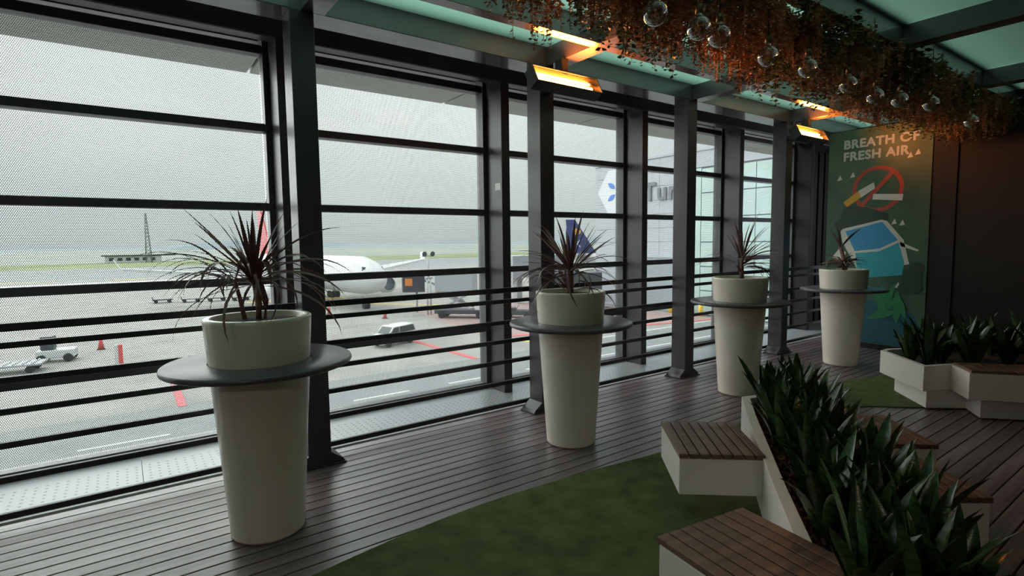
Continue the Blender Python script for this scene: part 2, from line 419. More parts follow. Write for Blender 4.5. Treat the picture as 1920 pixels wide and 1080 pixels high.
pale = [leaf_mesh('leaf', L, w, b, .35, LEAF_P, 10, twist=.4) for L, w, b in ((.38, .018, 1.4), (.42, .016, 2.0), (.26, .02, 2.4))]
def cordyline(x, y, lab, trunk, spec, seed, sc=1.0):
    rnd = random.Random(seed)
    t = thing('cordyline_plant', (x, y, 1.20), lab, 'plant', 'cordylines in the tall planters')
    for pts, r in trunk: MB().tube(pts, r, 8, r*.75).build('stem', TRUNK, t)
    for (p, n, e0, e1, kinds, az0, az1) in spec:
        for i in range(n):
            az = az0+(az1-az0)*(i+rnd.random()*.8)/n
            el = R(rnd.uniform(e0, e1)); k = rnd.choice(kinds)
            me = thin[k] if isinstance(k, int) else pale[int(k[1])]
            put_leaf(me, t, Vector(p)+Vector((math.cos(az)*.01, math.sin(az)*.01, rnd.uniform(-.02, .03))), az, el, rnd.uniform(-.5, .5), rnd.uniform(.8, 1.1)*sc)
    return t
t1 = cordyline(*POTS[0], 'large drooping dark red cordyline in the nearest planter', [([(.0, -.0, 0), (.005, 0, .12), (-.01, .01, .27)], .022), ([(.03, -.01, 0), (.04, -.02, .14), (.02, 0, .24)], .018), ([(-.06, .03, 0), (-.08, .06, .15), (-.10, .09, .26)], .013)],
    [((-.01, .01, .27), 12, 50, 80, [0, 4], 0, 2*PI), ((-.01, .01, .26), 22, 15, 48, [1, 2], 0, 2*PI), ((0, 0, .24), 22, -5, 28, [2, 3], 0, 2*PI), ((-.10, .09, .25), 9, 0, 45, [2, 3, 1], LFT-1.6, LFT+1.6)], 3, 1.2)
for az, el, L, w in ((LFT+.1, R(50), .56, .034), (LFT-.15, R(45), .50, .036), (LFT-.05, R(40), .44, .028), (LFT+.5, R(70), .30, .034), (LFT+PI-.2, R(66), .26, .04), (LFT+PI+.3, R(50), .30, .03)):
    put_leaf(leaf_mesh('leaf', L, w, .12, .3, LEAF_R, 8), t1, Vector((-.01, .01, .26)), az, el)
# two broad hanging leaves folded over the rim
for az, L, el in ((LFT+1.25, .52, R(60)), (LFT+2.2, .50, R(62)), (LFT+.7, .5, R(50))):
    put_leaf(leaf_mesh('leaf', L, .042, 3.0, .2, LEAF_R, 12, base=.7), t1, Vector((0, 0, .2)), az, el)
t2 = cordyline(*POTS[1], 'spiky cordyline with long straight leaves in the second planter', [([(0, 0, 0), (.0, 0, .1), (-.005, 0, .22)], .03)],
    [((0, 0, .22), 15, 48, 82, [0, 4, 0], 0, 2*PI), ((0, 0, .20), 20, 12, 45, [1, 0, 2], 0, 2*PI), ((0, 0, .18), 14, -10, 20, [2, 3], 0, 2*PI), ((0, 0, .2), 6, 10, 30, ['p0', 'p1'], LFT-.7, LFT+.9), ((0, 0, .03), 7, 10, 60, [3, 5], 0, 2*PI)], 5, 1.18)
for az, el, L, w in ((LFT+.3, R(62), .42, .04), (LFT-.3, R(75), .40, .034), (LFT+PI, R(50), .46, .022), (LFT+PI+.3, R(38), .44, .02), (LFT+PI-.3, R(60), .44, .02)):
    put_leaf(leaf_mesh('leaf', L, w, .08, .3, LEAF_R, 8), t2, Vector((0, 0, .2)), az, el)
t3 = cordyline(*POTS[2], 'upright thin leaved cordyline in the third planter', [([(.02, -.01, 0), (.03, 0, .12), (.03, 0, .26)], .026), ([(.03, 0, .1), (-.03, .03, .18)], .014)],
    [((.03, 0, .26), 14, 50, 80, [0, 4, 0], 0, 2*PI), ((.03, 0, .22), 14, 15, 45, [1, 0], LFT+PI-1.8, LFT+PI+1.6), ((.03, 0, .16), 14, -10, 30, [2, 3, 5], LFT+PI-1.6, LFT+PI+1.6), ((.0, 0, .2), 4, 15, 30, ['p0', 2], LFT-.5, LFT+.5)], 8, 1.2)
t4 = cordyline(*POTS[3], 'withered brown cordyline with curling pale leaves in the farthest planter', [([(.0, 0, 0), (.01, 0, .15), (-.04, .03, .34)], .03), ([(.05, 0, 0), (.07, 0, .12)], .02)],
    [((-.03, .02, .14), 14, -10, 35, [3, 5, 5], 0, 2*PI), ((0, 0, .06), 14, 15, 60, ['p2', 3, 'p2'], LFT-1.2, LFT+1.2), ((.02, 0, .04), 16, 30, 75, [5, 3], 0, 2*PI), ((-.04, .03, .33), 4, 50, 85, [5], 0, 2*PI)], 12)

# ------------------------------------------------------------------ planter benches
def rotz(a): return Matrix.Rotation(a, 4, 'Z')
def slat_seat(o, corner, e1, e2, n, plinth=False, body_z0=.2, overhang=.0, plh=.06):
    """corner + e1 (across the slats), e2 (along the slats), all in metres, body and slats as parts of o"""
    c = Vector((*corner, 0)); a = Vector((*e1, 0)); b = Vector((*e2, 0)); L1, L2 = a.length, b.length
    ang = math.atan2(a.y, a.x); loc = Matrix.Translation(c) @ rotz(ang)
    sgn = 1 if (a.x*b.y-a.y*b.x) > 0 else -1
    def P(mb, name, m, bev=.004):
        q = mb.build(name, m, o, bev); q.matrix_local = loc; return q
    P(MB().box((.006, min(.006*sgn, sgn*(L2-.006)), body_z0), (L1-.006, max(.006*sgn, sgn*(L2-.006)), .414)), 'seat_box', WHITE, .006)
    w = L1/n
    for i in range(n):
        q = MB().box((i*w+.004, min(-.004*sgn, sgn*(L2+.004)), .416), ((i+1)*w-.004, max(-.004*sgn, sgn*(L2+.004)), .444)).build('slat', SLAT, o, .004); q.matrix_local = loc
    if plinth:
        P(MB().box((plh, min(plh*sgn, sgn*(L2-plh)), .012), (L1-plh, max(plh*sgn, sgn*(L2-plh)), body_z0)), 'plinth', WHITE, .004)
b1 = thing('planter_bench', (0, 0, 0), 'white angular planter bench with slatted wooden seats around a dark leafy bed, nearest', 'bench')
cv, sv = math.cos(R(38)), math.sin(R(38))
def uv(u, v): return (u*sv+v*cv, -u*cv+v*sv)
slat_seat(b1, (2.51, 1.895), (.365, -.315), (.42, .385), 8)
s2a = Vector((2.22, 1.325)); s2b = Vector((1.715, 1.395))
slat_seat(b1, tuple(s2b), (.51, -.072), (-.115, -.80), 8)
slat_seat(b1, (2.95, .89), (.28, -.21), (.37, .27), 6)
slat_seat(b1, (3.52, 1.32), (.30, -.26), (.43, .35), 7)
# the trough: outer wall of boards, capped by a wide rim, zigzag
tro = [uv(.50, 1.93), uv(.50, 2.9), uv(.52, 4.05), uv(.54, 4.50), uv(.85, 4.72), uv(1.14, 4.40), uv(1.14, 3.6), uv(1.14, 2.80), uv(1.02, 2.1), uv(.72, 1.75)]
def inset(poly, d):
    n = len(poly); out = []
    for i in range(n):
        p0, p1, p2 = Vector(poly[i-1]), Vector(poly[i]), Vector(poly[(i+1) % n])
        a = (p1-p0).normalized(); b = (p2-p1).normalized(); n1 = Vector((a.y, -a.x)); n2 = Vector((b.y, -b.x)); m = (n1+n2).normalized()
        out.append(tuple(p1+m*d/max(.4, m.dot(n1))))
    return out
def area(p): return sum(p[i][0]*p[(i+1) % len(p)][1]-p[(i+1) % len(p)][0]*p[i][1] for i in range(len(p)))
def wall_ring(o, poly, th, z0, z1, m, name='side_board'):
    sg = 1 if area(poly) < 0 else -1
    inn = inset(poly, th*sg); n = len(poly)
    for i in range(n):
        j = (i+1) % n
        MB().prism([poly[i], poly[j], inn[j], inn[i]], z0, z1).build(name, m, o, .003)
    return inn
inn = wall_ring(b1, tro, .06, .10, .43, WHITE)
sg = 1 if area(tro) < 0 else -1
wall_ring(b1, inset(tro, .05*sg), .03, .012, .10, WHITE, 'plinth_board')
MB().prism(inset(tro, .062*sg), .28, .36).build('soil', SOIL, b1)
# bark chips (uncountable)
mbk = MB(); rnd = random.Random(4)
for _ in range(900):
    u_, v_ = rnd.uniform(.58, 1.05), rnd.uniform(2.0, 4.5); x, y = uv(u_, v_)
    q = Euler((rnd.uniform(0, 3), rnd.uniform(0, 3), rnd.uniform(0, 3))).to_matrix(); s = rnd.uniform(.01, .024)
    mbk.box((x-s, y-s*.6, .372-s*.35), (x+s, y+s*.6, .372+s*.35), q)
bk = mbk.build('bark_chips', BARK, b1); bk['kind'] = 'stuff'

b2 = thing('planter_bench', (0, 0, 0), 'white zigzag planter bench raised on a recessed plinth in front of the poster wall', 'bench')
P2 = [(6.62, 2.40), (6.09, 1.84), (6.37, 1.71), (6.09, 1.50), (6.45, 1.02), (7.0, .72), (7.9, 1.0), (8.4, 1.6), (8.2, 2.3), (7.4, 2.05), (6.78, 2.40)]
sg2 = 1 if area(P2) < 0 else -1
wall_ring(b2, P2, .05, .20, .44, WHITE)
PL = [(6.69, 2.28), (6.22, 1.85), (6.5, 1.62), (6.25, 1.45), (6.6, 1.05), (7.05, .85), (7.8, 1.1), (8.25, 1.6), (8.05, 2.15), (7.3, 1.95), (6.85, 2.28)]
wall_ring(b2, PL, .04, .0125, .20, WHITE, 'plinth_board')
MB().prism(inset(P2, .052*sg2), .30, .37).build('soil', SOIL, b2)
# wooden seat over the front right part
for i in range(7):
    f0, f1 = i/7, (i+.93)/7
    A, B, C_, D = Vector((6.39, 1.70)), Vector((6.10, 1.49)), Vector((6.46, 1.02)), Vector((6.75, 1.23))
    MB().prism([tuple(A.lerp(D, f0)), tuple(B.lerp(C_, f0)), tuple(B.lerp(C_, f1)), tuple(A.lerp(D, f1))], .442, .466).build('slat', SLAT, b2, .003)

# broad-leaved plants: leaves are parts
broad = [leaf_mesh('leaf', L, w, b, .38, LEAF_G, 8, tw, .35, .5) for L, w, b, tw in ((.42, .070, .25, .3), (.46, .064, .35, -.3), (.36, .076, .5, .2), (.48, .060, .2, -.2), (.32, .08, .8, .4), (.36, .066, 1.0, -.5))]
def broad_plant(lab, grp, seed, n=12):
    rnd = random.Random(seed); t = thing('broadleaf_plant', (0, 0, 0), lab, 'plant', grp)
    for i in range(n):
        az = i*2.4+rnd.uniform(-.3, .3); f = i/n; el = R(88-28*f+rnd.uniform(-6, 6))
        put_leaf(broad[rnd.choice([0, 1, 3, 2] if f < .6 else [2, 4, 5, 1])], t, Vector((math.cos(az)*.03, math.sin(az)*.03, 0)), az, el, rnd.uniform(-.6, .6), rnd.uniform(.85, 1.12))
    return t
g1 = 'upright leafy plants in the near planter bench'; l1 = 'dark green glossy upright-leaved plant packed in the near planter bench'
proto = [broad_plant(l1, g1, s) for s in (1, 2, 3)]
rnd = random.Random(21); spots = []
for v in [2.05+.245*k for k in range(11)]:
    for u_ in ((.70, .88) if int(v*4) % 2 else (.68, .80, .94)):
        spots.append(uv(u_+rnd.uniform(-.03, .03), v+rnd.uniform(-.05, .05)))
spots = spots[:]
spot_uv = []
for v in [2.05+.245*k for k in range(11)]:
    us = (.74, .97) if int(v*4) % 2 else (.70, .86, 1.03)
    for u_ in us: spot_uv.append((len(spot_uv), us.index(u_), len(us), round((v-2.05)/.245)))
ORD = ['first', 'second', 'third', 'fourth', 'fifth', 'sixth', 'seventh', 'eighth', 'ninth', 'tenth', 'eleventh']
def desc(i):
    _, j, n_, row = spot_uv[i]
    side = {2: ('left', 'right'), 3: ('left', 'middle', 'right')}[n_][j]
    return '%s plant of the %s row from the viewer' % (side, ORD[row])
for i, (x, y) in enumerate(spots):
    o = proto[i] if i < 3 else copy_tree(proto[i % 3])
    o['label'] = 'plant in the near bench, '+desc(i); o.location = (x, y, .365); o.rotation_euler = (0, 0, rnd.uniform(0, 6.28)); k = rnd.uniform(.8, 1.0); o.scale = (k, k, k*1.04)
g2 = 'upright leafy plants in the far planter bench'; l2 = 'dark leafy plant in shade filling the zigzag planter bench by the poster'
proto2 = [broad_plant(l2, g2, s, 11) for s in (11, 12)]
sp2 = [(6.62, 2.12), (6.5, 1.93), (6.75, 1.9), (6.95, 2.05), (6.75, 1.65), (7.0, 1.75), (7.25, 1.8), (7.05, 1.45), (7.35, 1.5), (7.6, 1.7), (7.3, 1.2), (7.6, 1.35), (7.9, 1.5), (7.9, 1.9), (7.0, 1.18), (7.6, 1.1)]
for i, (x, y) in enumerate(sp2):
    o = proto2[i] if i < 2 else copy_tree(proto2[i % 2])
    o['label'] = 'shaded leafy plant in the zigzag planter bench, %s from the left' % (ORD+['twelfth', 'thirteenth', 'fourteenth', 'fifteenth', 'sixteenth'])[sorted(range(16), key=lambda q: sp2[q][1]/sp2[q][0], reverse=True).index(i)]; o.location = (x, y, .375); o.rotation_euler = (0, 0, rnd.uniform(0, 6.28)); k = rnd.uniform(.85, 1.15); o.scale = (k, k, k)

# ------------------------------------------------------------------ hanging foliage
def strand(mb, p, L, leafL, rnd, n, curl=0):
    p = Vector(p); dx, dy = rnd.uniform(-.25, .25), rnd.uniform(-.25, .25); q = p.copy(); pts = [tuple(q)]
    for k in range(n):
        dx *= .9; dy *= .9; q = q+Vector((dx*.15, dy*.15, -1)).normalized()*(L/n); pts.append(tuple(q))
        for s in (-1, 1):
            a = rnd.uniform(0, 2*PI); d = Vector((math.cos(a), math.sin(a), rnd.uniform(-.9, .1))).normalized()
            l = leafL*rnd.uniform(.6, 1.2)*(1-.4*k/n); sd = d.cross(Vector((rnd.uniform(-1, 1), rnd.uniform(-1, 1), 1))).normalized()*l*.32
            m1 = q+d*l*.5; up_ = d.cross(sd).normalized()*l*.12
            mb.add([q, m1+sd+up_, q+d*l, m1-sd+up_, m1], [(0, 1, 4), (1, 2, 4), (4, 2, 3), (0, 4, 3)])
    for a, b in zip(pts[:-1:2], pts[2::2]):
        a, b = Vector(a), Vector(b); w = Vector((.0015, 0, 0)); mb.add([a-w, a+w, b+w, b-w], [(0, 1, 2, 3)])
clumps = []
for j in range(6):
    rnd = random.Random(50+j); mb = MB(); green = j in (1, 4)
    for _ in range(24 if not green else 16):
        x, y = rnd.gauss(0, .075), rnd.gauss(0, .075); L = rnd.uniform(.16, .40)*(1-.9*math.hypot(x, y))
        strand(mb, (x, y, 0), L, .032 if not green else .055, rnd, 17 if not green else 10)
    me = bpy.data.meshes.new('hanging_foliage'); me.from_pydata(mb.v, [], mb.f); me.materials.append(LEAF_I if green else LEAF_H); me.update(); clumps.append(me)
rnd = random.Random(99)
gb, gg = 'brown dried clumps hanging from the roof grid', 'green trailing clumps hanging from the roof grid'
lb, lg = 'clump of brown dried trailing foliage hanging below the roof beams', 'clump of green trailing foliage hanging below the roof beams'
k = 0; x = 1.75
while x < 9.0:
    nrow = 5
    for j in range(nrow):
        y = 1.93+(2.60-1.93)*(j+.5)/nrow+rnd.uniform(-.06, .06)
        if x < 2.4 and rnd.random() < .35: continue
        i = rnd.randrange(6)
        o = link('hanging_plant', clumps[i], None, (x+rnd.uniform(-.09, .09), y, 3.26+rnd.uniform(-.05, .03)))
        o.rotation_euler = (0, 0, rnd.uniform(0, 6.28)); s = rnd.uniform(.8, 1.15); o.scale = (s*1.15, s*1.15, s)
        tag(o, lg if i in (1, 4) else lb, 'hanging plant', gg if i in (1, 4) else gb); k += 1
    x += .20
# thin grid of rods that carries the greenery
gd = thing('hanging_grid', (0, 0, 3.265), 'thin dark rod grid under the beams that carries the trailing greenery', 'grid')
for y in (2.0, 2.2, 2.4, 2.6):
    MB().tube([(1.6, y, 0), (9.0, y, 0)], .006, 6).build('rod', RAIL, gd)
for i in range(13):
    MB().tube([(1.65+.6*i, 1.98, 0.012), (1.65+.6*i, 2.62, 0.012)], .005, 6).build('cross_rod', RAIL, gd)
# glass bulbs
def bulbglass():
    m, n, l, b = new_mat('clear_bulb_glass'); n.remove(b); o = n['Material Output']
    t = n.new('ShaderNodeBsdfTransparent'); g = n.new('ShaderNodeBsdfGlossy'); g.inputs['Roughness'].default_value = .03
    f = n.new('ShaderNodeLayerWeight'); f.inputs[0].default_value = .35; mx = n.new('ShaderNodeMixShader'); l.new(f.outputs['Facing'], mx.inputs[0])
    l.new(t.outputs[0], mx.inputs[1]); l.new(g.outputs[0], mx.inputs[2]); l.new(mx.outputs[0], o.inputs[0]); return m
BULB = bulbglass(); BRASS = mat('bulb_cap', (.25, .18, .09), .35, .9, .1)
FIL = mat('filament', (.5, .3, .12), .4, .8, .1)
sphere = [(.018, .075), (.02, .06)]+[(.062*math.sin(a), .062*math.cos(a)) for a in [R(25+15.5*i) for i in range(10)]]+[(.0005, -.062)]
BL = [((2.57, 2.14, 2.95), 'leftmost'), ((2.92, 2.10, 2.93), 'second from left'), ((3.19, 2.14, 2.95), 'third from left'), ((3.82, 2.17, 2.95), 'fourth from left'), ((4.37, 2.16, 2.96), 'fifth from left'), ((5.08, 2.17, 2.95), 'sixth from left'),
      ((5.7, 2.2, 2.95), 'fourth from the right'), ((6.06, 2.13, 2.95), 'third from the right'), ((6.51, 2.02, 2.95), 'second from the right'), ((7.89, 2.06, 2.95), 'rightmost')]
b0 = None
for (p, w_) in BL:
    p = tuple(EYE+(Vector(p)-EYE)*.875)
    lab = w_+' of the clear glass globe bulbs among the hanging foliage'
    if b0 is None:
        b0 = t = thing('globe_bulb', p, lab, 'light bulb', 'glass globe bulbs in the foliage')
        MB().lathe(sphere[::-1], 20, caps=False).build('glass_globe', BULB, t)
        MB().lathe([(.012, .072), (.019, .074), (.019, .115), (.008, .125)], 12).build('socket', BRASS, t)
        MB().tube([(0, 0, .12), (0, 0, .49)], .003, 6).build('cord', RAIL, t)
        MB().tube([(0, 0, .07), (.012, 0, .02), (-.01, .004, -.015), (.012, -.004, -.02), (-.012, 0, .02), (0, 0, .07)], .0012, 5).build('filament', FIL, t)
    else:
        t = copy_tree(b0); t.location = p; t['label'] = lab

# ------------------------------------------------------------------ infrared heaters
HOT = emis('glowing_heater_tube', (1.0, .40, .07), 30)
HREF = mat('heater_reflector', (.95, .62, .30), .25, .9, .05)
HBOX = mat('heater_housing', (.04, .04, .045), .4, .3, .1)
def heater(x, lab):
    t = thing('infrared_heater', (x, 3.76, 3.06), lab, 'heater', 'infrared heaters on the columns')
    tilt = Matrix.Rotation(R(-28), 4, 'X')    # opening turned inwards and down
    def P(mb, name, m, bev=0):
        o = mb.build(name, m, t, bev); o.matrix_local = tilt; return o
    # local frame: opening faces -Y
    P(MB().box((-.38, .05, -.085), (.38, .06, .085)).box((-.38, -.055, .078), (.38, .05, .085)).box((-.38, -.055, -.085), (.38, .05, -.078)).box((-.385, -.055, -.085), (-.372, .06, .085)).box((.372, -.055, -.085), (.385, .06, .085)), 'housing', HBOX, 0)
    n = 8; vs = []
    for i in range(n+1):
        a = -1+2*i/n; yy = .045-.085*a*a; vs += [(-.37, yy, a*.075), (.37, yy, a*.075)]
    P(MB().add(vs, [(2*i, 2*i+1, 2*i+3, 2*i+2) for i in range(n)], True), 'reflector', HREF)
    for z, rr_ in ((.040, .011), (-.022, .022)):
        P(MB().tube([(-.365, -.005, z), (.30, -.005, z)], rr_, 12), 'heating_tube', HOT)
        P(MB().tube([(.30, -.005, z), (.345, -.005, z)], .012, 10), 'tube_holder', HREF)
    P(MB().box((-.372, -.053, .004), (.372, -.049, .008)), 'guard_bar', HBOX)
    MB().box((-.05, .06, -.03), (.05, .27, .03)).box((-.035, .0, .08), (.035, .10, .22)).build('bracket', HBOX, t, .003)
    ld = bpy.data.lights.new('heater_light', 'AREA'); ld.shape = 'RECTANGLE'; ld.size = .66; ld.size_y = .10; ld.energy = 24; ld.color = (1, .22, .025)
    lo = bpy.data.objects.new('heater_light', ld); COL.objects.link(lo); lo.parent = t
    lo.matrix_local = tilt @ Matrix.Translation((0, -.06, 0)) @ Matrix.Rotation(R(-90), 4, 'X')
    return t
heater(3.31, 'large glowing orange heater mounted high on the column behind the second planter')
heater(7.71, 'smaller-looking glowing orange heater on the far column left of the poster')

# ------------------------------------------------------------------ poster
WX = 9.058
po = thing('poster', (WX, 3.42, 0), 'tall green no smoking wall poster with white lettering and a blue face mask', 'poster')
def postergreen():
    m = mat('poster_green', (.035, .12, .075), .45, 0, .3, 1.2, c2=(.10, .17, .085)); return m
MB().box((-.012, -.66, .08), (0, .68, 3.27)).build('panel', postergreen(), po)
def P3(y, z, d=0): return (-.0135-d, y-3.42, z)
def flat(pts, name, m, d=0, th=.0012):
    o = MB().extr([P3(y, z, d) for y, z in pts], None, (-th, 0, 0)).build(name, m, po); return o
def pm(n_, c, r_=.45): return mat('print_'+n_, c, r_, 0, .04)
LET = pm('letters', (.62, .62, .55)); REDP = pm('red', (.55, .07, .04)); WHP = pm('white', (.75, .72, .66)); YEL = pm('yellow', (.75, .38, .03)); BLU = pm('blue', (.05, .33, .62)); CYN = pm('cyan', (.04, .40, .48)); DGR = pm('dark_green', (.022, .05, .034)); FGR = pm('fern_green', (.03, .22, .09)); TEA = pm('teal', (.015, .11, .15))
def text(s, size, m, parent, rotm, name='letter', bold=0, d=.001):
    """one object per letter, cut out of the built-in font"""
    c = bpy.data.curves.new(name, 'FONT'); c.body = s; c.size = size; c.extrude = d; c.space_character = 1.08
    tmp = bpy.data.objects.new(name, c); COL.objects.link(tmp); dg = bpy.context.evaluated_depsgraph_get()
    me = bpy.data.meshes.new_from_object(tmp.evaluated_get(dg)); bpy.data.objects.remove(tmp); bpy.data.curves.remove(c)
    bm = bmesh.new(); bm.from_mesh(me); bmesh.ops.remove_doubles(bm, verts=bm.verts, dist=size*1e-4)
    seen = set(); isl = []
    for v in bm.verts:
        if v in seen: continue
        st = [v]; seen.add(v); comp = []
        while st:
            q = st.pop(); comp.append(q)
            for e in q.link_edges:
                w = e.other_vert(q)
                if w not in seen: seen.add(w); st.append(w)
        isl.append(comp)
    for comp in isl:
        idx = {v: k for k, v in enumerate(comp)}; fs = [tuple(idx[v] for v in f.verts) for f in {f for v in comp for f in v.link_faces}]
        mb = MB(); b_ = bold
        offs = [(0, 0)] + ([(b_, 0), (-b_, 0), (0, b_), (0, -b_), (b_*.7, b_*.7), (-b_*.7, -b_*.7), (b_*.7, -b_*.7), (-b_*.7, b_*.7)] if bold else [])
        for k, (dx, dy) in enumerate(offs): mb.add([(v.co.x+dx, v.co.y+dy, v.co.z+k*d*.1) for v in comp], fs)
        me2 = bpy.data.meshes.new(name); me2.from_pydata(mb.v, [], mb.f); me2.materials.append(m); me2.update()
        o = link(name, me2, parent); o.matrix_local = rotm
    bm.free()
# facing -X: text x axis -> -Y, y axis -> +Z, normal -> -X
TR = Matrix(((0, 0, -1, 0), (-1, 0, 0, 0), (0, 1, 0, 0), (0, 0, 0, 1)))
for s, z in (('BREATH OF', 3.005), ('FRESH AIR', 2.825)):
    text(s, .175, LET, po, Matrix.Translation((-.0145, .47, z)) @ TR, bold=.0075)
n = 40; ring = [(3.41+.335*math.cos(2*PI*i/n), 2.37+.335*math.sin(2*PI*i/n)) for i in range(n)]; rin = [(3.41+.28*math.cos(2*PI*i/n), 2.37+.28*math.sin(2*PI*i/n)) for i in range(n)]
mb = MB(); mb.add([P3(*p) for p in ring]+[P3(*p) for p in rin], [(i, (i+1) % n, n+(i+1) % n, n+i) for i in range(n)]); mb.build('red_ring', REDP, po)
flat([(3.60, 2.11), (3.64, 2.15), (3.23, 2.63), (3.19, 2.59)], 'red_slash', REDP, .001)
flat([(3.87, 2.20), (3.81, 2.13), (3.62, 2.26), (3.66, 2.36)], 'cigarette_filter', YEL, .002)
flat([(3.66, 2.36), (3.62, 2.26), (3.44, 2.38), (3.46, 2.47)], 'cigarette', WHP, .002)
flat([(3.46, 2.30), (3.47, 2.22), (3.09, 2.18), (3.08, 2.27)], 'cigarette', WHP, .002)
# dark backdrop shapes
flat([(3.90, 1.95), (3.84, 2.14), (3.55, 2.12), (3.25, 2.0), (3.3, 1.75), (3.85, 1.72), (3.98, 1.9)], 'dark_leaf_shape', DGR)
flat([(3.89, 1.76), (3.86, 1.80), (3.34, 1.92), (3.27, 1.90), (3.05, 1.62), (2.97, 1.28), (3.6, 1.12), (3.86, 1.6)], 'mask_edge', WHP, .001)
flat([(3.82, 1.76), (3.33, 1.89), (3.12, 1.62), (3.35, 1.50), (3.68, 1.46)], 'mask', BLU, .002)
flat([(3.67, 1.43), (3.35, 1.46), (3.11, 1.585), (3.03, 1.30), (3.05, 1.12), (3.62, 1.05)], 'mask', CYN, .002)
flat([(3.1, 1.6), (2.86, 1.48), (2.88, 1.46), (3.08, 1.53)], 'mask_strap', WHP, .001)
flat([(4.0, 1.36), (3.9, 1.50), (3.8, 1.44), (3.85, 1.28)], 'white_shape', WHP, .001)
for y, z in ((3.93, 2.57), (3.02, 2.80), (2.93, 2.83), (3.08, 1.86), (3.18, 1.88), (3.75, 2.6), (2.98, .95), (3.1, .97)):
    s = .035; flat([(y+s, z-s), (y-s, z-.7*s), (y-.2*s, z+s*1.4)], 'paper_scrap', WHP, .001)
def leafpoly(cy, cz, L, w, a):
    return [(cy+L*t*math.cos(a)-w*math.sin(PI*t)*math.sin(a)*s, cz+L*t*math.sin(a)+w*math.sin(PI*t)*math.cos(a)*s) for s, ts in ((1, [i/6 for i in range(7)]), (-1, [i/6 for i in range(5, 0, -1)])) for t in ts]
flat([(4.09, .09), (4.09, .62), (3.5, .75), (2.9, .58), (2.78, .30), (2.78, .09)], 'teal_base', TEA)
for q_, (cy, cz, L, w, a) in enumerate(((3.4, .5, .5, .05, 2.4), (3.35, .5, .55, .055, 2.0), (3.3, .5, .5, .055, 1.6), (3.2, .5, .45, .05, 1.1), (3.5, .45, .45, .05, 2.8), (3.1, .4, .5, .055, 1.6), (2.98, .5, .4, .05, 1.2))):
    flat(leafpoly(cy, cz, L, w, a), 'fern_leaf', FGR, .0015+.0014*q_)
for q_, (cy, cz, r_) in enumerate(((2.93, 1.08, .12), (2.88, 1.22, .09), (2.90, .97, .10), (3.03, .93, .07))):
    flat([(cy+r_*math.cos(2*PI*i/14), cz+r_*1.1*math.sin(2*PI*i/14)) for i in range(14)], 'dark_leaf_shape', DGR, .002+.0014*q_)
# ------------------------------------------------------------------ the airfield outside
GZ = -8.0
gm = mat('apron_concrete', (.28, .268, .25), .85, 0, .12, .25, c2=(.33, .32, .30))
ground = S_(bx((-900, 5.6, GZ-1), (2600, 210, GZ)).build('ground', gm))
asph = mat('asphalt', (.21, .215, .22), .8, 0, .1, .5)
pink = mat('pink_pavement', (.37, .26, .25), .85, 0, .12, .4)
wline = mat('road_paint_white', (.6, .6, .6), .7, 0, .05); rline = mat('red_paint', (.62, .10, .11), .7, 0, .15); yline = mat('yellow_paint', (.72, .50, .10), .7, 0, .15)
def slab(name, poly, m, h=.02, z=GZ): return MB().prism(poly, z, z+h).build(name, m, ground)
slab('service_road', [(-300, 24.5), (300, 24.5), (300, 36.6), (-300, 36.6)], asph)
slab('road_shoulder', [(-300, 36.6), (300, 36.6), (300, 38.4), (-300, 38.4)], mat('dark_shoulder', (.22, .22, .22), .85), .018)
for i in range(-6, 14):
    x0 = -2.2+i*6.7
    slab('lane_dash', [(x0, 32.45), (x0+3.75, 32.45), (x0+3.75, 32.68), (x0, 32.68)], wline, .03)
slab('pink_area', [(30, 46), (59.5, 38.6), (59.5, 80), (34, 74)], pink, .022)
slab('red_line', [(23.0, 50.2), (23.5, 50.2), (23.9, 38.2), (23.4, 38.2)], rline, .035)
slab('red_line', [(30, 45.6), (59, 38.8), (59, 39.4), (30, 46.3)], rline, .035)
slab('red_line', [(2.35, 46.3), (2.85, 46.3), (2.75, 37.9), (2.3, 37.9)], rline, .035)
slab('white_edge_line', [(30, 38.7), (59, 38.7), (59, 39.0), (30, 39.0)], wline, .03)
slab('yellow_line', [(32.6, 85), (33.5, 85.2), (48.2, 66.8), (47.4, 66.4)], yline, .035)
for x0, y0, L in ((-29, 206, 14), (30, 178, 22), (-2, 200, 8), (17, 100, 16)):
    slab('yellow_line', [(x0, y0), (x0+L, y0-3), (x0+L, y0-.5), (x0, y0+2)], yline, .04)
for k in range(4): slab('hatch_line', [(31+k*1.2, 43), (31.5+k*1.2, 43), (33.5+k*1.2, 39.6), (33+k*1.2, 39.6)], yline, .035)
f1 = S_(bx((-900, 210, GZ-1), (2600, 320, GZ-.02)).build('taxiway_ground', mat('grey_taxiway', (.24, .25, .26), .85, 0, .06, .02)))
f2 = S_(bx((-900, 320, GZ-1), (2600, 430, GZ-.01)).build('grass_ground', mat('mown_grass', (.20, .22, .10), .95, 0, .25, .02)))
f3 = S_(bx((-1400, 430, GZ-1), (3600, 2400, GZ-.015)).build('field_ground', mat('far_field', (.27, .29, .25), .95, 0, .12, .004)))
# far low hills, distance haze put into their pale base colour
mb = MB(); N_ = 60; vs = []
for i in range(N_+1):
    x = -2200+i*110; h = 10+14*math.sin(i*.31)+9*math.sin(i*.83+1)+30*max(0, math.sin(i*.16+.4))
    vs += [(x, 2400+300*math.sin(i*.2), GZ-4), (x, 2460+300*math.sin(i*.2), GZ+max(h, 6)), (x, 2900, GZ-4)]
mb.add(vs, [(3*i, 3*i+3, 3*i+4, 3*i+1) for i in range(N_)]+[(3*i+1, 3*i+4, 3*i+5, 3*i+2) for i in range(N_)]); hill = S_(mb.build('hills', mat('haze_tinted_hills', (.30, .345, .37), 1, 0, .05, .002)))

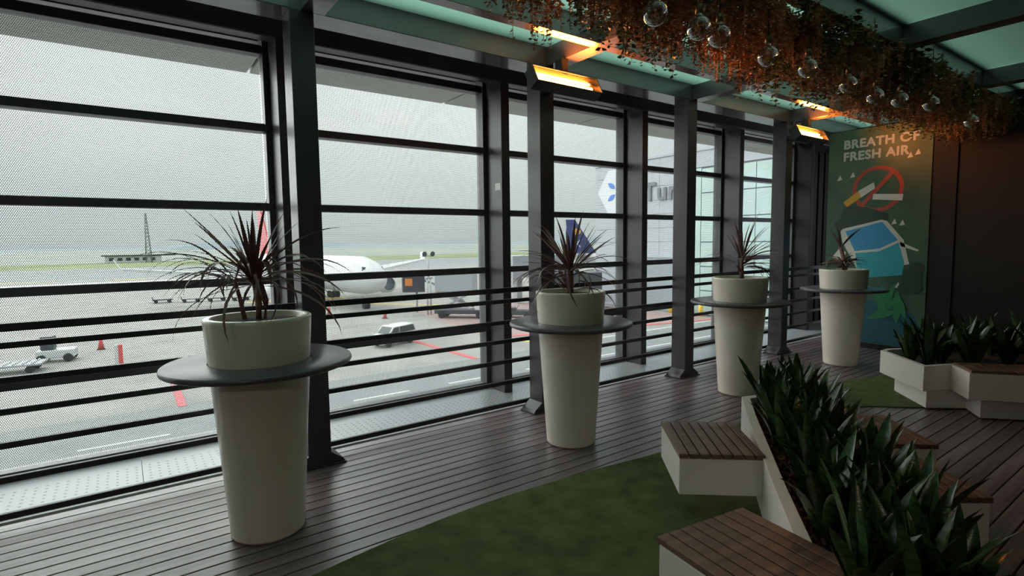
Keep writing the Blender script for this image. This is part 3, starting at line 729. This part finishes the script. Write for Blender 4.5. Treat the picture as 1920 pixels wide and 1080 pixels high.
# ---- building with sign
WB = mat('white_facade_panel', (.48, .50, .55), .55, 0, .04, .2); JN = mat('facade_joint', (.16, .17, .2), .6); TG = mat('teal_curtain_glass', (.44, .58, .56), .25, 0, .08, .3, spec=.8)
bd = thing('terminal_building', (60.5, 0, GZ), 'long pale panelled terminal building with teal glass front and logo sign', 'building')
MB().box((0, -60, 0), (40, 61.5, 21.0)).build('wall', JN, bd)
for k in range(11):
    z0 = .05+k*1.9
    for j in range(4):
        MB().box((-.12, 45.2+j*4.1, z0), (-.005, 45.2+j*4.1+4.06, z0+1.86)).build('panel', WB, bd)
MB().box((-.12, 21, 18.9), (-.005, 45.1, 21.0)).build('panel', WB, bd)
MB().box((-.25, -60, 20.95), (40.2, 61.7, 21.2)).build('parapet', WB, bd)
for k in range(6):
    for j in range(10):
        y0 = 42.6-j*2.45-2.4; z0 = 18.75-(k+1)*3.1
        MB().box((-.12, y0+.05, max(z0+.05, .05)), (-.005, y0+2.4, z0+3.02)).build('glass_pane', TG, bd)
MB().box((-.12, 42.7, .05), (-.005, 45.1, 18.8)).build('panel', TG, bd)
DR = mat('roller_door', (.33, .36, .40), .6, 0, .05)
MB().box((-.2, 46.5, .05), (-.125, 55.5, 7.3)).build('roller_door', DR, bd)
MB().box((-.28, 46.1, .05), (-.125, 46.45, 7.7)).box((-.28, 55.55, .05), (-.125, 55.9, 7.7)).box((-.28, 46.1, 7.35), (-.125, 55.9, 7.7)).build('door_frame', WB, bd)
# sign: hexagon with blue petals, then dark lettering
sg_ = thing('facade_sign', (60.33, 52, GZ), 'wall sign with pale hexagon, blue petals and grey letters Turk', 'sign')
hexm = mat('sign_hexagon', (.74, .77, .80), .5, 0, .02); bl = mat('petal_blue', (.10, .26, .70), .5, 0, .03); gl = mat('sign_letter_grey', (.20, .21, .24), .5, 0, .03)
cy, cz_ = 56.6-52, 9.05+8
hx = [(cy+3.7*1.2*math.cos(R(60*i)), cz_+3.7*math.sin(R(60*i))) for i in range(6)]
MB().extr([(0, a, b) for a, b in hx], None, (-.05, 0, 0)).build('hexagon', hexm, sg_)
for i in range(6):
    a = R(60*i+30); q = leafpoly(cy+.9*math.cos(a), cz_+.9*math.sin(a), 1.7, .38, a)
    MB().extr([(-.06, y_, z_) for y_, z_ in q], None, (-.04, 0, 0)).build('petal', bl, sg_)
text('Turk', 3.5, gl, sg_, Matrix.Translation((-.08, 51.9-52, 15.25)) @ TR, bold=.09, d=.04)

# ---- airliners
WPL = mat('aircraft_white', (.66, .67, .68), .3, 0, .02, .2, coat=.3); RPL = mat('aircraft_red', (.65, .06, .08), .35, 0, .03); DKG = mat('dark_glass', (.03, .035, .045), .15, 0, .05); NAV = mat('navy_tail', (.05, .06, .20), .4, 0, .03); GOLD = mat('gold_mark', (.75, .42, .10), .4); TWR = mat('hazed_tower_steel', (.22, .23, .25), .6)
EG = mat('engine_grey', (.13, .16, .19), .4, .2, .1); TYRE = mat('tyre', (.02, .02, .02), .8)
def airliner(name_loc, heading, lab, L=56, r_=2.85, span=29, finm=RPL, sc=1, fin_h=None, emblem=False):
    """local frame: nose at origin, fuselage runs along +X; heading = azimuth of +X"""
    t = thing('airliner', name_loc, lab, 'airplane', None, heading)
    prof = [(.05, 0), (.75, .35), (1.35, 1.0), (2.0, 2.2), (2.5, 3.8), (r_, 6.5), (r_, L*.68), (r_*.85, L*.8), (r_*.55, L*.91), (.25, L)]
    zc = 5.05
    f = MB().lathe(prof, 36, (0, 0, 0), (1, 0, 0))
    f.v = [(x, y, z+zc+(-.75*(1-min(1, x/6.5))**1.5)+(max(0, (x-L*.68))/(L*.32))**1.3*r_*.75) for x, y, z in f.v]
    f.build('fuselage', WPL, t)
    for s in (-1, 1):
        z0 = zc-1.3
        w = [(L*.30, s*2, z0), (L*.47, s*2, z0), (L*.60, s*span, z0+2.2), (L*.565, s*span, z0+2.2)]
        mbw = MB().extr(w, None, (0, 0, .45)); mbw.build('wing', WPL, t)
        MB().extr([(L*.565, s*span, z0+2.2), (L*.60, s*span, z0+2.2), (L*.625, s*(span+.9), z0+4.0), (L*.61, s*(span+.9), z0+4.0)], None, (0, .15*s, .1)).build('winglet', WPL, t)
        MB().extr([(L*.88, s*.8, zc+1.3), (L*.96, s*.8, zc+1.3), (L*1.0, s*9, zc+2.0), (L*.965, s*9, zc+2.0)], None, (0, 0, .25)).build('tailplane', WPL, t)
        en = MB().lathe([(1.15, 0), (1.55, .25), (1.65, 1.6), (1.45, 3.6), (1.0, 4.8)], 24, (L*.27, s*9.3, zc-2.3), (1, 0, 0), caps=False)
        en.build('engine', WPL, t)
        MB().lathe([(1.2, .45), (1.2, .55)], 24, (L*.27, s*9.3, zc-2.3), (1, 0, 0)).build('engine_fan', EG, t)
        MB().box((L*.30, s*9.3-.2, zc-1.0), (L*.38, s*9.3+.2, zc-.3)).build('pylon', WPL, t)
        gb_ = MB()
        for dx in (0, 1.5):
            for dy in (-.5, .5): gb_.lathe([(.6, -.22), (.6, .22)], 16, (L*.47+dx, s*4.2+dy, .6), (0, 1, 0))
        gb_.build('main_wheels', TYRE, t); MB().tube([(L*.48, s*4.2, .6), (L*.47, s*4.0, 3.5)], .2, 8).build('strut', WPL, t)
        MB().extr([(1.25, s*.95, zc+.30), (2.5, s*1.75, zc+.45), (2.9, s*1.55, zc+1.35), (1.9, s*.5, zc+1.05)], None, (-.08, s*.06, .08)).build('cockpit_window', DKG, t)
    nw = MB()
    for dy in (-.3, .3): nw.lathe([(.5, -.15), (.5, .15)], 16, (5.2, dy, .5), (0, 1, 0))
    nw.build('nose_wheel', TYRE, t); MB().tube([(5.2, 0, .5), (5.2, 0, 2.8)], .14, 8).build('strut', WPL, t)
    z1 = zc+r_*1.2; H = fin_h or 8.6
    MB().extr([(L*.80, -.15, z1-.6), (L*.86, -.15, z1+.6), (L*.955, -.15, z1+H), (L*1.0, -.15, z1+H), (L*.985, -.15, z1-.3)], None, (0, .3, 0)).build('tail_fin', finm, t)
    if emblem:
        for s in (-1, 1):
            c0 = Vector((L*.945, s*.17, z1+H*.62))
            MB().extr([c0+Vector((a*1.0, 0, b*.8)) for a, b in ((-.9, .5), (-.2, 1), (1, .8), (.9, .1), (.2, -.2), (.9, -.6), (-.2, -.9), (-.9, -.3))], None, (0, s*.04, 0)).build('tail_emblem', GOLD, t)
            for a in (R(45), R(-45)):
                MB().box((c0.x-1.1, c0.y-.01, c0.z-2.6-.12), (c0.x+1.1, c0.y+.03*s+.01, c0.z-2.6+.12), Matrix.Rotation(a, 3, 'Y')).build('tail_mark', WPL, t)
    return t
a1 = airliner((30.1, 73.8, GZ), R(95.4), 'white airliner with red tail fin parked nose-on behind the nearest column', span=27)
a2 = airliner((0, 0, GZ), R(200), 'white airliner with a navy tail and gold emblem behind the second planter', L=46, r_=1.95, span=18, finm=NAV, fin_h=7.3, emblem=True)
a2.location = (122, 70.5, GZ); a2.rotation_euler = (0, 0, R(150.5))

# ---- ground vehicles and gear
def wheels(mb, pts, r_=.35, w=.12):
    for x, y in pts: mb.lathe([(r_, -w), (r_, w)], 14, (x, y, r_), (0, 1, 0))
    return mb
v = thing('van', (21.0, 49.0, GZ), 'small white estate van parked on the grey apron', 'van', None, R(-160))
prof = [(-2.2, .35), (2.2, .35), (2.3, .75), (2.15, 1.05), (1.35, 1.2), (.75, 1.85), (-1.9, 1.92), (-2.25, 1.3)]
MB().extr([(a, -.85, b) for a, b in prof], None, (0, 1.7, 0)).build('body', WPL, v, .06)
for s in (-1, 1):
    MB().extr([(1.2, s*.86, 1.22), (.7, s*.86, 1.75), (.1, s*.86, 1.78), (.1, s*.86, 1.2)], None, (0, s*.02, 0)).build('side_window', DKG, v)
    MB().extr([(0, s*.86, 1.2), (0, s*.86, 1.78), (-1.8, s*.86, 1.80), (-2.05, s*.86, 1.25)], None, (0, s*.02, 0)).build('side_window', DKG, v)
MB().extr([(-2.24, -.7, 1.3), (-1.96, -.7, 1.82), (-1.96, .7, 1.82), (-2.24, .7, 1.3)], None, (-.03, 0, .01)).build('rear_window', DKG, v)
MB().extr([(1.36, -.7, 1.24), (1.36, .7, 1.24), (.80, .66, 1.80), (.80, -.66, 1.80)], None, (.02, 0, .02)).build('windscreen', DKG, v)
wheels(MB(), [(1.4, -.8), (1.4, .8), (-1.4, -.8), (-1.4, .8)], .32).build('wheels', TYRE, v)

GREYV = mat('equipment_grey', (.42, .44, .47), .5, .2, .1); DGV = mat('equipment_dark', (.06, .065, .075), .5, .2, .1); ORG = mat('orange_lamp', (.8, .25, .05), .4)
tr = thing('lift_truck', (35.4, 61.6, GZ), 'grey service truck with raised box body beyond the second post', 'truck', None, R(-45))
MB().box((-2.6, -1.4, 3.5), (2.4, 1.4, 6.2)).build('raised_box', GREYV, tr, .05)
MB().box((-2.62, -1.2, 4.2), (-2.6, 1.2, 6.0)).build('box_door', DGV, tr)
MB().box((-2.8, -1.2, .6), (4.0, 1.2, 1.1)).build('chassis', DGV, tr, .03)
MB().box((2.6, -1.2, 1.1), (4.2, 1.2, 3.0)).build('cab', WPL, tr, .12)
for s in (-1, 1):
    MB().box((-2.2, s*1.0-.1, 2.2), (2.2, s*1.0+.1, 2.4), Matrix.Rotation(R(28), 3, 'Y')).box((-2.2, s*1.0-.1, 2.2), (2.2, s*1.0+.1, 2.4), Matrix.Rotation(R(-28), 3, 'Y')).build('scissor_arm', GREYV, tr)
MB().box((-2.7, -.5, 3.0), (-2.5, .9, 3.4)).build('marker_lamp', ORG, tr)
wheels(MB(), [(-1.8, -1.1), (-1.8, 1.1), (3.2, -1.1), (3.2, 1.1)], .5).build('wheels', TYRE, tr)

ms = thing('floodlight_mast', (33.8, 66.5, GZ), 'slim twin-pole mast with two round floodlights beside the grey truck', 'mast')
MB().tube([(-.25, 0, 0), (-.25, 0, 5.0)], .14, 10).tube([(.25, 0, 0), (.25, 0, 5.0)], .14, 10).tube([(0, 0, 5), (0, 0, 8.0)], .12, 10).build('pole', FASCIA, ms)
MB().box((-.5, -.15, 4.9), (.5, .15, 5.1)).box((-.9, -.08, 7.9), (.9, .08, 8.05)).build('crossbar', GREYV, ms)
for s in (-.6, .6): MB().lathe([(.1, .3), (.32, 0), (.34, -.1)], 14, (s, -.1, 8.3), (0, 1, .2)).build('floodlight', DGV, ms)
jb = thing('boarding_bridge', (31.5, 70.0, GZ), 'low grey boarding bridge arm beside the nose of the red-tailed airliner', 'bridge', None, R(-20))
MB().box((0, -.9, 3.0), (3.0, .9, 5.4)).build('cab', DGV, jb, .05)
MB().box((.3, -.92, 3.9), (1.3, -.9, 4.9)).build('lamp_panel', ORG, jb)
MB().tube([(3, 0, 4.6), (4.6, 0, 4.0), (6.0, 0, 4.9), (9.5, 0, 4.9)], .22, 8).tube([(4.6, 0, 4.0), (6.5, 0, 2.2), (8.5, 0, 1.4)], .3, 8).tube([(2, .5, 3), (2, .5, 0)], .15, 8).tube([(8, .0, 1.5), (8, 0, 0)], .2, 8).build('arm', GREYV, jb)
# baggage tractor near second column
bt = thing('baggage_tractor', (41.5, 56.5, GZ), 'dark baggage tractor left of the second planter', 'tractor', None, R(-40))
MB().box((-1.6, -.8, .35), (1.6, .8, .95)).box((-1.4, -.75, .95), (-.3, .75, 1.3)).build('body', DGV, bt, .08)
MB().tube([(-.3, -.6, .9), (.2, -.6, 2.0), (1.2, -.6, 2.0)], .05, 6).tube([(-.3, .6, .9), (.2, .6, 2.0), (1.2, .6, 2.0)], .05, 6).box((-.1, -.7, 1.97), (1.3, .7, 2.05)).build('roof_frame', GREYV, bt)
wheels(MB(), [(-1.1, -.75), (-1.1, .75), (1.1, -.75), (1.1, .75)], .38).build('wheels', TYRE, bt)
# containers by the building
cn = thing('container_loader', (53.0, 59.5, GZ), 'dark grey container loader seen behind the second cordyline', 'loader', None, R(-30))
MB().box((-4.5, -1.5, 2.2), (4.5, 1.5, 5.2)).build('box', DGV, cn, .05); MB().box((-3, -1.6, 1.0), (6, 1.6, 1.9)).build('platform', GREYV, cn, .05)
wheels(MB(), [(-3, -1.4), (-3, 1.4), (4, -1.4), (4, 1.4)], .5).build('wheels', TYRE, cn)
br = thing('bridge_tunnel', (59.0, 70, GZ), 'grey boxy air bridge tunnel against the pale building corner', 'bridge', None, 0)
MB().box((-10, -2, 4.2), (1.5, 2, 7.6)).build('tunnel', GREYV, br, .06); MB().box((-8.2, -.6, 0), (-7.2, .6, 4.2)).box((-2, -.6, 0), (-1, .6, 4.2)).build('leg', GREYV, br)
# traffic barrier posts, cones, bollards
STR = mat('barrier_red', (.75, .10, .10), .5)
bp = thing('barrier_board', (-.62, 53.5, GZ), 'tall red and white barrier board standing on the apron left of the planter', 'barrier')
MB().box((-.22, -.15, .05), (.02, .15, 1.9)).build('white_half', WPL, bp, .02); MB().box((.03, -.15, .05), (.32, .15, 1.9)).build('red_half', STR, bp, .02); MB().box((-.4, -.4, 0), (.45, .4, .06)).build('foot', TYRE, bp)
c0 = None
for (x, y), lab in (((-2.0, 64.5), 'small red and white traffic cone near the baggage cart'), ((27.6, 67.0), 'small orange traffic cone in front of the airliner nose wheel'), ((23.2, 76.2), 'orange cone beside the airliner nose wheel')):
    if c0 is None:
        c0 = t = thing('traffic_cone', (x, y, GZ), lab, 'cone', 'traffic cones on the apron')
        MB().lathe([(.28, .05), (.10, 1.0), (.08, 1.05)], 14).build('cone', STR, t); MB().box((-.35, -.35, 0), (.35, .35, .05)).build('base', TYRE, t); MB().lathe([(.215, .38), (.17, .62)], 14, caps=False).build('stripe', WPL, t)
    else: t = copy_tree(c0); t.location = (x, y, GZ); t['label'] = lab
BOL = mat('bollard_yellow', (.85, .55, .05), .5)
for i, ((x, y), lab) in enumerate((((59.6, 46.6), 'yellow bollard left of the free standing column'), ((59.6, 43.6), 'left yellow bollard seen between column and third planter'), ((59.6, 41.9), 'right yellow bollard seen between column and third planter'))):
    t = tag(MB().lathe([(.30, 0), (.30, 1.35), (.15, 1.5)], 12).build('bollard', BOL, None, loc=(x, y, GZ)), lab, 'bollard', 'yellow bollards at the terminal foot')
# baggage cart with rollers at the far left
bc = thing('baggage_dolly', (-7.6, 57.0, GZ), 'long low baggage roller dolly at the far left of the apron', 'dolly', None, R(-8))
MB().box((-5, -1.1, .55), (2.2, 1.1, .7)).build('deck', GREYV, bc, .02)
for i in range(12): MB().tube([(-4.7+i*.58, -1.0, .74), (-4.7+i*.58, 1.0, .74)], .06, 6).build('roller', FASCIA, bc)
wheels(MB(), [(-4, -.9), (-4, .9), (1.5, -.9), (1.5, .9)], .28).build('wheels', TYRE, bc)
tg = thing('tow_tractor', (-4.9, 60.4, GZ), 'white tow tractor with dark seat behind the roller dolly', 'tractor', None, R(-8))
MB().box((-1.3, -.8, .35), (1.3, .8, 1.05)).build('body', WPL, tg, .08); MB().box((-1.0, -.5, 1.05), (-.1, .5, 2.2)).build('seat_cab', DGV, tg, .06); MB().box((-1.32, -.6, .5), (-1.3, .6, .8)).build('plate', STR, tg)
wheels(MB(), [(-.9, -.75), (-.9, .75), (.9, -.75), (.9, .75)], .35).build('wheels', TYRE, tg)
# row of parked dollies in mid distance
d0 = None
for i, (x, y) in enumerate(((-30.5, 121), (5.5, 112), (9.6, 110), (13.4, 108.5), (17, 107))):
    lab = 'flat equipment trailer at the far left edge' if i == 0 else 'empty flat trailer, '+['first', 'second', 'third', 'fourth'][i-1]+' from the left in the row beside the red-tailed airliner'
    if d0 is None:
        d0 = t = thing('flat_trailer', (x, y, GZ), lab, 'trailer', None)
        MB().box((-1.5, -.9, .5), (1.5, .9, .65)).box((-1.5, -.9, .65), (-1.4, .9, 1.1)).build('deck', DGV, t, .01); wheels(MB(), [(-1, -.8), (-1, .8), (1, -.8), (1, .8)], .28).build('wheels', TYRE, t)
    else:
        t = copy_tree(d0); t.location = (x, y, GZ); t['label'] = lab; t['group'] = 'trailer row on the apron'
# radio tower with hut; the tower grey has distance haze mixed in
rt = thing('radio_tower', (14.2, 418, GZ), 'thin lattice radio tower on the far green field', 'tower')
for a in range(3):
    th = a*2.094
    MB().tube([(2.2*math.cos(th), 2.2*math.sin(th), 0), (.4*math.cos(th), .4*math.sin(th), 31)], .32, 5).build('leg', TWR, rt)
lm = MB()
for i in range(14):
    z0 = i*2.2; r1 = 2.2-1.8*z0/31; r2 = 2.2-1.8*(z0+2.2)/31
    for a in range(3):
        t0, t1_ = a*2.094, (a+1)*2.094; lm.tube([(r1*math.cos(t0), r1*math.sin(t0), z0), (r2*math.cos(t1_), r2*math.sin(t1_), z0+2.2)], .16, 4)
lm.build('lattice', TWR, rt)
ht = thing('field_hut', (6, 431, GZ), 'low flat-roofed hut beside the radio tower', 'building')
MB().box((-14, -4, 0), (16, 4, 4.2)).build('wall', WPL, ht); MB().box((-16, -5, 4.2), (24, 5, 5.0)).build('roof', DGV, ht)
for i in range(6): MB().box((-12+i*4.4, -4.1, 1.2), (-9.5+i*4.4, -4.02, 3.2)).build('window', DKG, ht)
